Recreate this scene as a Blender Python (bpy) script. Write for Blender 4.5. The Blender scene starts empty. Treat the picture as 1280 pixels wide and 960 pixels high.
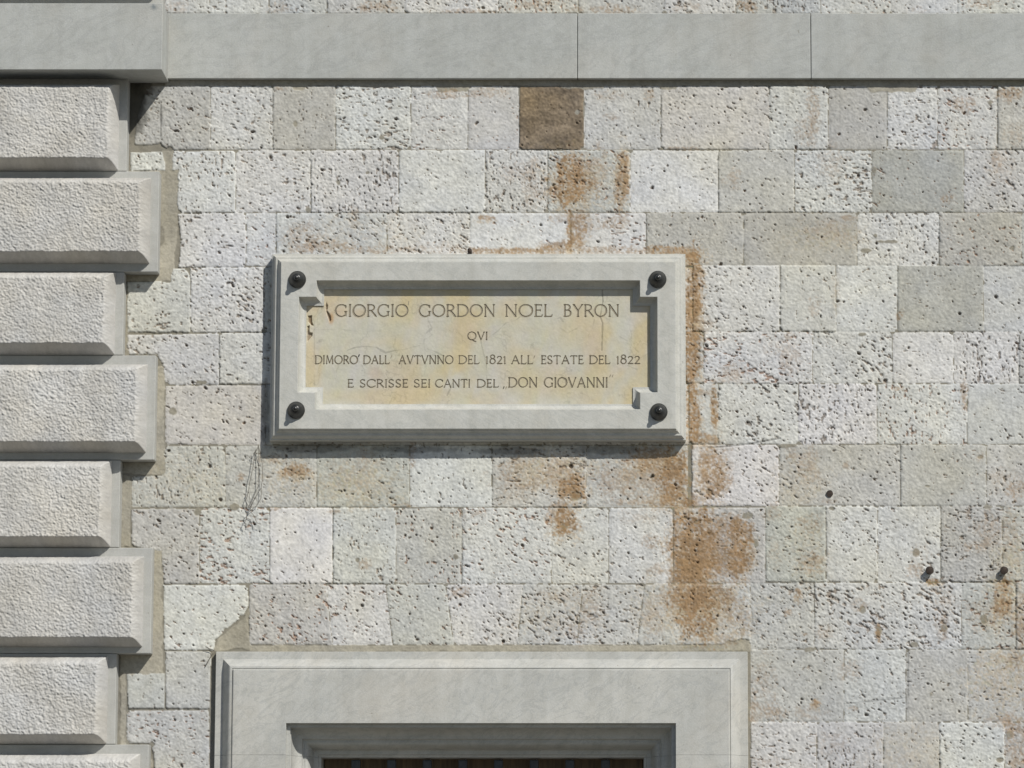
import bpy, bmesh, math
import numpy as np
from mathutils import Vector, Matrix

# ------------------------------------------------------------------ camera, sky, sun
SC = bpy.context.scene
S = 350.0                      # photo pixels per metre at the wall
FPX = 4660.0                   # focal length in photo pixels (1280 wide)
CX, CY = 770.0, 480.0          # principal point
TILT = math.atan(0.150)
CT, ST = math.cos(TILT), math.sin(TILT)
DIST = FPX / S
CAM = (  (CX - 640) / S, -DIST * CT, 1.65)
ZC = 1.65 + DIST * ST          # height of the picture's centre on the wall

cam_d = bpy.data.cameras.new('camera')
cam = bpy.data.objects.new('camera', cam_d)
SC.collection.objects.link(cam)
cam.location = CAM
cam.rotation_euler = (math.radians(90) + TILT, 0, 0)
cam_d.sensor_width = 36
cam_d.lens = 36 * FPX / 1280
cam_d.shift_x = (640 - CX) / 1280
cam_d.clip_start = 0.1
cam_d.clip_end = 500
SC.camera = cam

SUNV = Vector((0.78, -1.0, 1.08)).normalized()     # towards the sun
w = bpy.data.worlds.new('World'); SC.world = w; w.use_nodes = True
nt = w.node_tree
sky = nt.nodes.new('ShaderNodeTexSky'); sky.sky_type = 'NISHITA'; sky.sun_disc = False
sky.sun_elevation = math.asin(SUNV.z)
sky.sun_rotation = math.atan2(SUNV.x, SUNV.y)
sky.air_density = 1.0; sky.dust_density = 0.6
bg = nt.nodes['Background']; bg.inputs['Strength'].default_value = 0.056
nt.links.new(sky.outputs[0], bg.inputs['Color'])
sd = bpy.data.lights.new('sun', 'SUN'); sd.energy = 3.1; sd.angle = math.radians(0.5); sd.color = (1.0, 0.968, 0.895)
so = bpy.data.objects.new('sun', sd); SC.collection.objects.link(so)
so.rotation_euler = SUNV.to_track_quat('Z', 'Y').to_euler(); so.location = (8, -8, 12)
SC.view_settings.view_transform = 'Standard'; SC.view_settings.look = 'None'
SC.view_settings.exposure = 0.42; SC.view_settings.gamma = 1
SC.view_settings.use_curve_mapping = False

# ------------------------------------------------------------------ helpers
def P(px, py, d=0.0):
    """point seen at photo pixel (px, py) that stands d metres in front of the wall plane"""
    a, b = (px - CX) / FPX, -(py - CY) / FPX
    dx, dy, dz = a, CT - b * ST, ST + b * CT
    t = (-d - CAM[1]) / dy
    return (CAM[0] + t * dx, -d, CAM[2] + t * dz)
def UV(px, py, d=0.0):
    x, _, z = P(px, py, d)
    return (x * S + 640, (ZC - z) * S + 480)
def U2X(u): return (u - 640) / S
def V2Z(v): return ZC - (v - 480) / S

def link(o, parent=None):
    SC.collection.objects.link(o)
    if parent is not None: o.parent = parent
    return o
def thing(name, label, cat, loc=(0, 0, 0), group=None):
    o = bpy.data.objects.new(name, None); o.empty_display_size = 0.1
    link(o); o.location = loc; o['label'] = label; o['category'] = cat
    if group: o['group'] = group
    return o
def tag(o, label, cat, group=None):
    o['label'] = label; o['category'] = cat
    if group: o['group'] = group
    return o
def mesh_obj(name, verts, faces, mat, parent=None, smooth=None, rel=True):
    me = bpy.data.meshes.new(name)
    if parent is not None and rel:
        off = Vector(parent.location)
        p = parent.parent
        while p is not None:
            off = off + Vector(p.location); p = p.parent
        verts = [(v[0] - off.x, v[1] - off.y, v[2] - off.z) for v in verts]
    me.from_pydata(verts, [], faces); me.update()
    if mat: me.materials.append(mat)
    if smooth is not None:
        me.polygons.foreach_set('use_smooth', np.ones(len(me.polygons), dtype=bool))
        me.set_sharp_from_angle(angle=math.radians(smooth))
    o = bpy.data.objects.new(name, me)
    return link(o, parent)
def fix_normals(o):
    bm = bmesh.new(); bm.from_mesh(o.data); bmesh.ops.recalc_face_normals(bm, faces=bm.faces); bm.to_mesh(o.data); bm.free()
    return o
def box(x0, x1, y0, y1, z0, z1):
    v = [(x, y, z) for x in (x0, x1) for y in (y0, y1) for z in (z0, z1)]
    f = [(0, 1, 3, 2), (4, 6, 7, 5), (0, 4, 5, 1), (2, 3, 7, 6), (0, 2, 6, 4), (1, 5, 7, 3)]
    return v, f
def bevel(o, wdt, seg=2):
    bm = bmesh.new(); bm.from_mesh(o.data)
    bmesh.ops.recalc_face_normals(bm, faces=bm.faces)
    bmesh.ops.bevel(bm, geom=list(bm.edges), offset=wdt, segments=seg, affect='EDGES', profile=0.5)
    bm.to_mesh(o.data); bm.free()
    return o

# ---- numpy value noise
def vnoise(u, v, scale, seed, sy=None):
    sy = scale if sy is None else sy
    a = np.asarray(u) / scale; b = np.asarray(v) / sy
    ia = np.floor(a).astype(np.int64); ib = np.floor(b).astype(np.int64)
    fa = a - ia; fb = b - ib
    fa = fa * fa * (3 - 2 * fa); fb = fb * fb * (3 - 2 * fb)
    def h(i, j):
        n = (i * 374761393 + j * 668265263 + seed * 1274126177) & 0x7fffffff
        n = ((n ^ (n >> 13)) * 1103515245 + 12345) & 0x7fffffff
        n = ((n ^ (n >> 16)) * 69069 + 7) & 0x7fffffff
        return ((n >> 8) & 0xffff) / 65535.0
    return (h(ia, ib) * (1 - fa) + h(ia + 1, ib) * fa) * (1 - fb) + (h(ia, ib + 1) * (1 - fa) + h(ia + 1, ib + 1) * fa) * fb
def fbm(u, v, scale, seed, octs=3, sy=None):
    r = 0; amp = 1; tot = 0
    for k in range(octs):
        r = r + amp * vnoise(u, v, scale / 2 ** k, seed + 17 * k, None if sy is None else sy / 2 ** k)
        tot += amp; amp *= 0.55
    return r / tot
def sstep(a, b, x):
    t = np.clip((x - a) / (b - a), 0, 1); return t * t * (3 - 2 * t)

# ------------------------------------------------------------------ materials
def new_mat(name):
    m = bpy.data.materials.new(name); m.use_nodes = True
    return m, m.node_tree.nodes, m.node_tree.links, m.node_tree.nodes['Principled BSDF']
def ramp(N, L, src, stops):
    r = N.new('ShaderNodeValToRGB'); L.new(src, r.inputs[0])
    while len(r.color_ramp.elements) < len(stops): r.color_ramp.elements.new(0.5)
    for e, (p, c) in zip(r.color_ramp.elements, stops):
        e.position = p; e.color = (*c, 1)
    return r.outputs[0]
def noise(N, L, vec, scale, detail=4, rough=0.55, dist=0.0):
    n = N.new('ShaderNodeTexNoise'); n.inputs['Scale'].default_value = scale
    n.inputs['Detail'].default_value = detail; n.inputs['Roughness'].default_value = rough
    n.inputs['Distortion'].default_value = dist
    if vec is not None: L.new(vec, n.inputs['Vector'])
    return n.outputs['Fac']
def mixc(N, L, fac, a, b, mode='MIX'):
    m = N.new('ShaderNodeMix'); m.data_type = 'RGBA'; m.blend_type = mode
    for i, val in ((0, fac), (6, a), (7, b)):
        if isinstance(val, (int, float)): m.inputs[i].default_value = val
        elif isinstance(val, tuple): m.inputs[i].default_value = (*val, 1)
        else: L.new(val, m.inputs[i])
    return m.outputs[2]
def attr_mat(name, rough=0.88, nscale=260, var=0.12, bump=0.0):
    m, N, L, B = new_mat(name)
    a = N.new('ShaderNodeAttribute'); a.attribute_name = 'stone'
    tc = N.new('ShaderNodeTexCoord')
    f = noise(N, L, tc.outputs['Object'], nscale, 3, 0.6)
    g = ramp(N, L, f, [(0.3, (1 - var,) * 3), (0.7, (1 + var * 0.6,) * 3)])
    L.new(mixc(N, L, 1.0, a.outputs['Color'], g, 'MULTIPLY'), B.inputs['Base Color'])
    B.inputs['Roughness'].default_value = rough
    B.inputs['Specular IOR Level'].default_value = 0.25
    if bump:
        b = N.new('ShaderNodeBump'); b.inputs['Strength'].default_value = bump; b.inputs['Distance'].default_value = 0.004
        L.new(noise(N, L, tc.outputs['Object'], nscale * 0.7, 4, 0.6), b.inputs['Height'])
        L.new(b.outputs[0], B.inputs['Normal'])
    return m
def marble_mat(name, base, dark, vein, scale=2.2, tilt=25, veinamt=0.5, rough=0.62, warm=None):
    m, N, L, B = new_mat(name)
    tc = N.new('ShaderNodeTexCoord')
    mr0 = N.new('ShaderNodeMapping'); mr0.inputs['Rotation'].default_value = (0, math.radians(tilt), 0)
    L.new(tc.outputs['Object'], mr0.inputs['Vector'])
    mp = N.new('ShaderNodeMapping'); mp.inputs['Scale'].default_value = (0.75, 1, 1.9)
    L.new(mr0.outputs[0], mp.inputs['Vector'])
    big = noise(N, L, mp.outputs[0], scale, 5, 0.6, 0.6)
    col = ramp(N, L, big, [(0.33, dark), (0.62, base)])
    vn = noise(N, L, mp.outputs[0], scale * 3.1, 6, 0.62, 1.6)
    mr = N.new('ShaderNodeMath'); mr.operation = 'SUBTRACT'; L.new(vn, mr.inputs[0]); mr.inputs[1].default_value = 0.5
    ab = N.new('ShaderNodeMath'); ab.operation = 'ABSOLUTE'; L.new(mr.outputs[0], ab.inputs[0])
    vm = ramp(N, L, ab.outputs[0], [(0.0, (veinamt,) * 3), (0.035, (0, 0, 0))])
    col = mixc(N, L, vm, col, vein)
    if warm:
        wn = noise(N, L, tc.outputs['Object'], 3.0, 4, 0.6)
        col = mixc(N, L, ramp(N, L, wn, [(0.5, (0, 0, 0)), (0.8, (0.35,) * 3)]), col, warm)
    ms = N.new('ShaderNodeMapping'); ms.inputs['Scale'].default_value = (14, 14, 0.8); L.new(tc.outputs['Object'], ms.inputs['Vector'])
    col = mixc(N, L, 1.0, col, ramp(N, L, noise(N, L, ms.outputs[0], 1.0, 5, 0.65), [(0.35, (0.935, 0.93, 0.92)), (0.6, (1.02,) * 3)]), 'MULTIPLY')
    col = mixc(N, L, 1.0, col, ramp(N, L, noise(N, L, tc.outputs['Object'], 26, 5, 0.7), [(0.36, (0.93, 0.93, 0.92)), (0.6, (1.02,) * 3)]), 'MULTIPLY')
    fine = noise(N, L, tc.outputs['Object'], 210, 3, 0.6)
    col = mixc(N, L, 1.0, col, ramp(N, L, fine, [(0.3, (0.93,) * 3), (0.7, (1.05,) * 3)]), 'MULTIPLY')
    # small dirt specks
    vo = noise(N, L, tc.outputs['Object'], 46, 2, 0.5)
    col = mixc(N, L, ramp(N, L, vo, [(0.745, (0, 0, 0)), (0.79, (0.55,) * 3)]), col, (0.16, 0.14, 0.11))
    L.new(col, B.inputs['Base Color'])
    B.inputs['Roughness'].default_value = rough; B.inputs['Specular IOR Level'].default_value = 0.3
    b = N.new('ShaderNodeBump'); b.inputs['Strength'].default_value = 0.25; b.inputs['Distance'].default_value = 0.0025
    L.new(noise(N, L, tc.outputs['Object'], 150, 4, 0.6), b.inputs['Height']); L.new(b.outputs[0], B.inputs['Normal'])
    return m
M_STONE = attr_mat('travertine')
M_QUOIN = attr_mat('hammered_stone', nscale=200, var=0.10)
M_PANEL = attr_mat('yellow_marble', rough=0.5, nscale=120, var=0.05)
M_BAND = marble_mat('grey_marble_band', (0.425, 0.432, 0.415), (0.378, 0.388, 0.374), (0.30, 0.305, 0.30), 1.6, 22, 0.35, warm=(0.43, 0.395, 0.34))
def spot(m, loc, rad, colr, amt):
    N, L = m.node_tree.nodes, m.node_tree.links; B = N['Principled BSDF']; src = B.inputs['Base Color'].links[0].from_socket
    tc = N.new('ShaderNodeTexCoord'); mp = N.new('ShaderNodeMapping'); mp.vector_type = 'POINT'
    mp.inputs['Location'].default_value = [-c / r_ for c, r_ in zip(loc, rad)]; mp.inputs['Scale'].default_value = [1 / r_ for r_ in rad]
    L.new(tc.outputs['Object'], mp.inputs['Vector'])
    ln = N.new('ShaderNodeVectorMath'); ln.operation = 'LENGTH'; L.new(mp.outputs[0], ln.inputs[0])
    nz = noise(N, L, tc.outputs['Object'], 60, 4, 0.7)
    ad = N.new('ShaderNodeMath'); ad.operation = 'ADD'; L.new(ln.outputs['Value'], ad.inputs[0]); L.new(nz, ad.inputs[1])
    L.new(mixc(N, L, ramp(N, L, ad.outputs[0], [(0.55, (amt,) * 3), (1.0, (0, 0, 0))]), src, colr), B.inputs['Base Color'])
_bz = P(640, 60)[2]
spot(M_BAND, (P(193, 9, .2)[0] - .3, -.205, P(193, 9, .2)[2] - _bz), (.035, .05, .030), (.13, .155, .17), .8)
M_FRAME = marble_mat('white_marble', (0.512, 0.507, 0.472), (0.462, 0.462, 0.436), (0.36, 0.37, 0.355), 2.0, -35, 0.4, warm=(0.48, 0.43, 0.34))
M_SURR = marble_mat('pale_marble_surround', (0.490, 0.485, 0.456), (0.425, 0.427, 0.408), (0.335, 0.342, 0.335), 2.2, 38, 0.5, warm=(0.46, 0.415, 0.35))
M_MARGIN = marble_mat('quoin_margin', (0.42, 0.42, 0.40), (0.37, 0.37, 0.355), (0.37, 0.365, 0.34), 2.0, 10, 0.25)

def simple_mat(name, c1, c2, scale, rough, metal=0.0, spec=0.4, stretch=None, bump=0.3):
    m, N, L, B = new_mat(name)
    tc = N.new('ShaderNodeTexCoord'); vec = tc.outputs['Object']
    if stretch:
        mp = N.new('ShaderNodeMapping'); mp.inputs['Scale'].default_value = stretch; L.new(vec, mp.inputs['Vector']); vec = mp.outputs[0]
    f = noise(N, L, vec, scale, 5, 0.6)
    L.new(ramp(N, L, f, [(0.35, c1), (0.65, c2)]), B.inputs['Base Color'])
    B.inputs['Roughness'].default_value = rough; B.inputs['Metallic'].default_value = metal
    B.inputs['Specular IOR Level'].default_value = spec
    b = N.new('ShaderNodeBump'); b.inputs['Strength'].default_value = bump; b.inputs['Distance'].default_value = 0.002
    L.new(f, b.inputs['Height']); L.new(b.outputs[0], B.inputs['Normal'])
    return m
M_IRON = simple_mat('dark_iron', (0.008, 0.009, 0.009), (0.020, 0.021, 0.020), 90, 0.33, 0.0, 0.6)
M_RUSTY = simple_mat('rusty_iron', (0.022, 0.017, 0.014), (0.055, 0.038, 0.028), 160, 0.8)
M_WOOD = simple_mat('brown_boards', (0.085, 0.058, 0.034), (0.16, 0.11, 0.062), 14, 0.6, stretch=(6, 6, 0.6))
M_BAR = simple_mat('grille_iron', (0.03, 0.034, 0.04), (0.055, 0.06, 0.066), 60, 0.5)
M_STEM = simple_mat('dry_stem', (0.11, 0.10, 0.085), (0.22, 0.20, 0.17), 120, 0.9)
M_INK = simple_mat('incised_letters', (0.21, 0.18, 0.13), (0.33, 0.29, 0.22), 220, 0.85)
M_GROUND = simple_mat('stone_paving', (0.22, 0.21, 0.185), (0.30, 0.285, 0.25), 3.0, 0.9)
M_ROAD = simple_mat('asphalt', (0.05, 0.05, 0.05), (0.08, 0.08, 0.078), 6.0, 0.9)

# ------------------------------------------------------------------ ground
v, f = box(-60, 60, -3.0, 0.6, -0.25, 0.0)
o = mesh_obj('pavement', v, f, M_GROUND); o['kind'] = 'structure'
o = mesh_obj('road', [(-150, -150, -0.12), (150, -150, -0.12), (150, 150, -0.12), (-150, 150, -0.12)], [(0, 1, 2, 3)], M_ROAD); o['kind'] = 'structure'

# ------------------------------------------------------------------ the ashlar wall (a real height field)
rng = np.random.default_rng(7)
UL = np.concatenate([np.arange(-1050, 146, 12.0), np.arange(146, 1312, 1.0), np.arange(1312, 2300, 9.0)])
VL = np.concatenate([np.arange(-640, -24, 12.0), np.arange(-24, 1002, 1.0), np.arange(1002, 1740, 10.0), [ZC * S + 480]])
NU, NV = len(UL), len(VL)
H = np.zeros((NV, NU), np.float32)
COL = np.zeros((NV, NU, 3), np.float32)
BID = np.zeros((NV, NU), np.int32)
GU, GV = np.meshgrid(UL, VL)
MORTAR = np.array((0.36, 0.335, 0.275))
n1 = fbm(GU, GV, 40, 3, 3); n2 = fbm(GU, GV, 6, 11, 2)
H[:] = -0.0032 + 0.003 * (n2 - 0.5) + 0.006 * (n1 - 0.5)
COL[:] = MORTAR * 0.66 * (0.86 + 0.22 * n1 + 0.10 * (n2 - 0.5))[..., None]
# noise fields shared by the stones (continuous, cheap)
wob_a = fbm(GU, GV, 9, 21, 2) - 0.5
wob_b = fbm(GU, GV, 3.2, 23, 1) - 0.5
fine1 = vnoise(GU, GV, 1.7, 31) - 0.5
q1, q2 = GU * 0.86 + GV * 0.5, -GU * 0.5 + GV * 0.86
fine2 = fbm(q1, q2, 4.2, 33, 2, 3.0) - 0.5
mott = fbm(GU, GV, 26, 35, 4) - 0.5
q1, q2 = GU * 0.86 + GV * 0.5, -GU * 0.5 + GV * 0.86
worm_d = fbm(q1, q2, 4.6, 41, 2, 2.5)              # slanting pores
worm_h = fbm(GU, GV, 5.0, 43, 2, 2.4)              # lying pores
worm_v = fbm(GU, GV, 2.6, 45, 2, 4.4)              # standing pores
clus = fbm(GU, GV, 34, 47, 3)
specks = vnoise(GU, GV, 3.0, 51)

def poly_sd(u, v, pts):
    """signed distance, positive inside"""
    d = np.full(u.shape, 1e9); ins = np.zeros(u.shape, bool)
    n = len(pts)
    for i in range(n):
        ax, ay = pts[i]; bx, by = pts[(i + 1) % n]
        ex, ey = bx - ax, by - ay
        t = np.clip(((u - ax) * ex + (v - ay) * ey) / (ex * ex + ey * ey + 1e-9), 0, 1)
        d = np.minimum(d, (u - ax - t * ex) ** 2 + (v - ay - t * ey) ** 2)
        c = (ay > v) != (by > v)
        ins ^= c & (u < ex * (v - ay) / (ey if abs(ey) > 1e-9 else 1e-9) + ax)
    return np.where(ins, 1, -1) * np.sqrt(d)
def window(pts, pad=3):
    us = [p[0] for p in pts]; vs = [p[1] for p in pts]
    i0, i1 = np.searchsorted(UL, (min(us) - pad, max(us) + pad)); j0, j1 = np.searchsorted(VL, (min(vs) - pad, max(vs) + pad))
    return slice(j0, j1), slice(i0, i1)
LO, HI = np.array((0.345, 0.336, 0.300)), np.array((0.582, 0.580, 0.560))
NB = [0]
def block(pts, tone=None, pit=None, rough=1.0, colour=None, gap=0.33, conv=True, chip=1.0):
    """one squared stone; pts in photo pixels on the wall plane"""
    if conv: pts = [UV(x, y) for x, y in pts]
    if tone is None: tone = float(rng.uniform(0.35, 0.9))
    if pit is None: pit = float(rng.uniform(0.25, 0.75))
    NB[0] += 1
    w_ = window(pts)
    if H[w_].size == 0: return
    u, v = GU[w_], GV[w_]
    sdist = poly_sd(u, v, pts)
    # worn corners
    k = sdist - gap + chip * (1.5 * wob_a[w_] + 0.9 * wob_b[w_])
    pc = np.array(pts)
    for c in pc:
        dc = np.hypot(u - c[0], v - c[1]); rr = rng.uniform(0.2, 1.0) ** 2 * 4.4 * chip
        k = np.minimum(k, dc - rr + 1.0 * wob_b[w_])
    m = k > 0
    cu, cv = pc.mean(0)
    rgh = 0.45 + 0.75 * pit + rng.uniform(-.1, .15)
    base = rng.uniform(-0.0022, 0.0024) + rng.normal(0, 0.9e-5) * (u - cu) + rng.normal(0, 0.9e-5) * (v - cv)
    h = base + rough * rgh * (0.0024 * fine1[w_] + 0.0019 * fine2[w_]) + 0.0014 * mott[w_]
    h = h - 0.0020 * np.exp(-np.maximum(k, 0) / 0.9)
    tint = np.array((1 + rng.normal(0, .010), 1 + rng.normal(0, .004), 1 + rng.normal(0, .012)))
    c0 = (LO + (HI - LO) * tone) * tint if colour is None else np.array(colour)
    col = c0 * (1 + 0.17 * mott[w_] + 0.10 * fine2[w_] + 0.26 * (specks[w_] - .5) + 0.16 * fine1[w_])[..., None]
    # pores
    wm = (worm_d, worm_h, worm_v)[rng.choice(3, p=(.5, .35, .15))][w_]
    th = 0.865 - 0.195 * pit - 0.24 * (clus[w_] - 0.5) * (0.6 + pit)
    p = sstep(th, th + 0.06, wm)
    h = h - 0.0042 * p
    dirt = np.array((0.17, 0.130, 0.095)) * rng.uniform(.8, 1.35) * (np.array((1.35, .95, .75)) if rng.random() < .25 else 1)
    col = col * (1 - 0.72 * p[..., None]) + dirt * 0.72 * p[..., None]
    # separate round or long holes
    area = (pc[:, 0].max() - pc[:, 0].min()) * (pc[:, 1].max() - pc[:, 1].min())
    for _ in range(int(area * (0.0030 + 0.0115 * pit * pit))):
        hu = rng.uniform(pc[:, 0].min() + 2, pc[:, 0].max() - 2); hv = rng.uniform(pc[:, 1].min() + 2, pc[:, 1].max() - 2)
        r = float(np.clip(rng.lognormal(-0.32, 0.5), 0.55, 3.4)); as_ = rng.uniform(0.45, 1.0); an = rng.normal(0.5, 0.6)
        ii0, ii1 = np.searchsorted(u[0], (hu - 8, hu + 8)); jj0, jj1 = np.searchsorted(v[:, 0], (hv - 8, hv + 8))
        if ii1 <= ii0 or jj1 <= jj0: continue
        du, dv = u[jj0:jj1, ii0:ii1] - hu, v[jj0:jj1, ii0:ii1] - hv
        a, b = du * math.cos(an) + dv * math.sin(an), -du * math.sin(an) + dv * math.cos(an)
        q = 1 - np.sqrt((a / r) ** 2 + (b / (r * as_)) ** 2) + 1.1 * wob_b[w_][jj0:jj1, ii0:ii1]
        s = sstep(0, 0.55, q)
        h[jj0:jj1, ii0:ii1] -= s * min(0.004 + 0.0022 * r, 0.010)
        cc = np.array((0.135, 0.10, 0.07)) * rng.uniform(0.7, 1.6)
        if rng.random() < 0.15: cc = np.array((0.24, 0.145, 0.085))
        col[jj0:jj1, ii0:ii1] = col[jj0:jj1, ii0:ii1] * (1 - 0.8 * s[..., None]) + cc * 0.8 * s[..., None]
    H[w_] = np.where(m, h, H[w_]); COL[w_] = np.where(m[..., None], col, COL[w_]); BID[w_] = np.where(m, NB[0], BID[w_])

def row(y0, y1, xs, tones, pits=None):
    for i in range(len(xs) - 1):
        a, b = xs[i], xs[i + 1]
        at, ab = a if isinstance(a, tuple) else (a, a); bt, bb = b if isinstance(b, tuple) else (b, b)
        t = tones[i] if i < len(tones) else None
        block([(at, y0), (bt, y0), (bb, y1), (ab, y1)], t, pits[i] if pits and i < len(pits) else None)

# -- rows traced from top to bottom
def sandy(t): return t
row(-62, 17, [150, 206, 262, 336, 409, 506, 623, 723, 831, 920, 1026, 1113, 1197, 1300], [.6, .7, .75, .6, .6, .85, .6, .5, .75, .5, .75, .75, .75], [.5, .6, .5, .7, .6, .7, .8, .5, .8, .8, .7, .4, .7])
block([(184, 107), (263, 107), (263, 187), (212, 187), (200, 180), (168, 181), (170, 150)], .28, .62)
row(107, 187, [263, 341, 419.5, 513.5, 585, 649], [.78, .36, .92, .82, .55], [.8, .35, .9, .6, .35])
block([(649, 108), (730, 108), (730, 187), (649, 187)],   .1, .22, 1.5, (0.200, 0.156, 0.108)); BROWN = NB[0]
row(107, 187, [730, 826, 961.5, 1035.5, 1109, 1172, 1247, 1335], [.66, .66, .82, .36, .82, .72, .45], [.4, .45, .5, .2, .8, .75, .5])
block([(163, 190), (206, 189), (208, 213), (163, 214)], .75, .9)
block([(215, 189), (294.5, 188), (294.5, 266), (224, 266), (220, 250), (215, 232)], .82, .6)
row(187.5, 265.5, [294.5, 388.5, 498.5, 606.5, 684.5, 787.5, 898, 993, 1090, 1205, 1318], [.82, .84, .92, .7, .55, 1.0, .52, .82, .16, .6], [.75, .85, .3, 1.0, .8, .2, .35, .9, .3, .75])
block([(222, 267), (307.5, 266), (307.5, 334), (223, 334), (226, 300)], .82, .5)
row(266, 332.5, [307.5, 345, 484, 587.5, 712.5, 807.5, 929.5, 1071.5, 1174, 1277, 1390], [.8, .72, .86, .96, .85, .3, .25, .88, .3, .6], [.5, .6, .7, .15, .5, .4, .3, .75, .45, .5])
block([(158, 352), (213, 352), (216, 336), (232, 336), (238, 346), (238, 415.5), (158, 415.5)], .72, .5)
row(334, 415.5, [238, 330, 450, 575, 690, 790, 866], [.86, .7, .6, .7, .6, .7], [.95, .7, .3, .3, .3, .5])
row(331.5, 414.5, [866, 975, 1045, 1122, 1229.5, 1345], [.88, .74, .92, .3, .68], [.6, .5, .5, .3, .35])
block([(158, 418), (274, 417), (274, 481), (207, 481), (203, 455), (196, 443), (158, 443)], .7, .75)
row(416, 480, [274, 340, 470, 600, 740, 857], [.82, .7, .6, .6, .6], [.6, .3, .3, .3, .3])
row(414.5, 479.5, [857, 879.5, 1016, 1115.5, 1192, 1274, 1380], [.5, .92, .84, .9, .86, .5], [.7, 1.0, .8, .3, .75, .5])
block([(207, 482), (332, 481), (332, 556), (206, 556)], .62, .4)
row(480, 556, [332, 450, 560, 680, 800, 861], [.6, .6, .6, .6, .7], [.5, .3, .3, .3, .5])
row(479.5, 555.5, [861, 897.5, 998, 1096.5, 1209, 1330], [.75, .92, .92, .86, .66], [.4, .75, .85, .75, .3])
block([(165, 596), (202, 594), (206, 557), (281.5, 557), (281.5, 634), (165, 634)], .5, .55)
row(556.5, 634, [281.5, 396, 512, 615, 733, 860], [.48, .42, .92, .55, .55], [.6, .45, .35, .7, .4])
row(555.5, 632.5, [864.5, 974, 1125.5, 1233, 1345], [.92, .42, .38, .5], [.6, .45, .35, .5])
block([(164, 636), (249.5, 636), (249.5, 730), (205, 730), (201, 690), (164, 682)], .4, .6)
row(634.5, 729.5, [249.5, 337, 416, 495, 577.5, 689, 761, 841.5, 957], [.74, 1.04, .72, .5, .82, .84, .84, .5], [.9, .2, .5, .7, .8, .5, .45, .6])
row(632.5, 727.5, [957, 1032.5, 1097, 1176, 1253, 1350], [.42, .76, .76, .3, .42], [.55, .45, .55, .85, .6])
block([(204, 731), (310, 731), (311, 757), (302, 772), (282, 787), (270, 800), (267, 813), (205, 813)], .95, .4)
row(730, 806, [311, (407.5, 416), (482, 491), (557, 567.5), (654, 646.5), (729, 721), (806, 796), 938], [.4, .86, .6, .82, .62, .62, .6], [.65, .55, .45, .85, .8, .8, .5])
row(728, 811.5, [938, 1018, 1202, 1270, 1380], [.5, .7, .45, .42], [.75, .95, .7, .6])
block([(158, 842), (206, 841), (206, 886), (160, 886)], .48, .3, chip=.6)
block([(206.5, 814), (264, 814), (262, 886), (206.5, 886)], .5, .3, chip=.6)
block([(158, 888), (262, 887.5), (262, 985), (196, 985), (190, 930), (158, 929)], .48, .6)
row(811.5, 902.5, [938, 1055, 1132.5, 1210, 1330], [.46, .72, .38, .42], [.5, .55, .4, .35])
row(902.5, 985, [938, 1021, 1104, 1174.5, 1256, 1370], [.7, .6, .42, .82, .5], [.8, .7, .35, .6, .7])
row(985, 1070, [938, 1040, 1130, 1220, 1350], [.5, .6, .5, .6])
row(985, 1070, [158, 262], [.5])
# -- the rest of the wall, outside the photograph
def fill_row(v0, v1, u0, u1):
    u_ = u0
    while u_ < u1 - 30:
        wd = min(rng.uniform(70, 130), u1 - u_)
        block([(u_, v0), (u_ + wd, v0), (u_ + wd, v1), (u_, v1)], None, .4, conv=False)
        u_ += wd
rows_v = [UV(900, y)[1] for y in (107, 187, 265.5, 332, 414.5, 479.5, 556, 633, 728, 811.5, 902.5, 985, 1070)]
rows_u = [1338, 1320, 1394, 1348, 1384, 1334, 1350, 1354, 1386, 1336, 1375, 1356]
for i in range(12): fill_row(rows_v[i], rows_v[i + 1], rows_u[i], 2290)
for k in range(8): fill_row(rows_v[-1] + 82 * k, rows_v[-1] + 82 * (k + 1), 942, 2290); fill_row(rows_v[-1] + 82 * k, rows_v[-1] + 82 * (k + 1), 158, 262)
fill_row(-64, 14, 1304, 2290)
for k in range(7): fill_row(-64 - 80 * (k + 1), -64 - 80 * k, 150, 2290)
for k in range(28): fill_row(-620 + 84 * k, -620 + 84 * (k + 1), -1040, -230)

# -- mortar smears and plugs (flush repairs)
def smear(pts, h=-0.0012, tone=1.0, wob=2.5):
    pts = [UV(x, y) for x, y in pts]; w_ = window(pts, 6)
    k = poly_sd(GU[w_], GV[w_], pts) + wob * 2.2 * wob_a[w_] + 1.2 * wob_b[w_]
    s = sstep(-0.4, 0.8, k)
    H[w_] = H[w_] * (1 - s) + (h + 0.0024 * (n1[w_] - .5) + 0.0014 * fine2[w_] + .0010 * fine1[w_]) * s
    c = MORTAR * tone * (0.80 + 0.30 * n1[w_] + 0.25 * fine2[w_] + .16 * fine1[w_] + .3 * mott[w_])[..., None]
    COL[w_] = COL[w_] * (1 - s[..., None]) + c * s[..., None]
def blob(x, y, rx, ry, h=-0.001, tone=0.78):
    smear([(x + rx * math.cos(a), y + ry * math.sin(a)) for a in np.linspace(0, 2 * math.pi, 9)[:-1]], h, tone, 1.2)
smear([(150, 214), (224, 212), (220, 300), (216, 352), (150, 352)])
block([(163, 190), (206, 189), (208, 213), (163, 214)], .78, .9)
block([(158, 352), (213, 352), (216, 336), (232, 336), (238, 346), (238, 415.5), (158, 415.5)], .70, .5)
smear([(201, 188), (216, 188), (216, 216), (208, 216)])
smear([(150, 452), (205, 458), (206, 594), (152, 592)])
smear([(150, 592), (164, 594), (163, 684), (150, 684)], tone=.9)
smear([(150, 684), (203, 688), (204, 842), (150, 842)])
smear([(150, 842), (157, 842), (157, 930), (150, 930)], tone=.9)
smear([(150, 930), (186, 932), (194, 985), (150, 985)])
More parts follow.
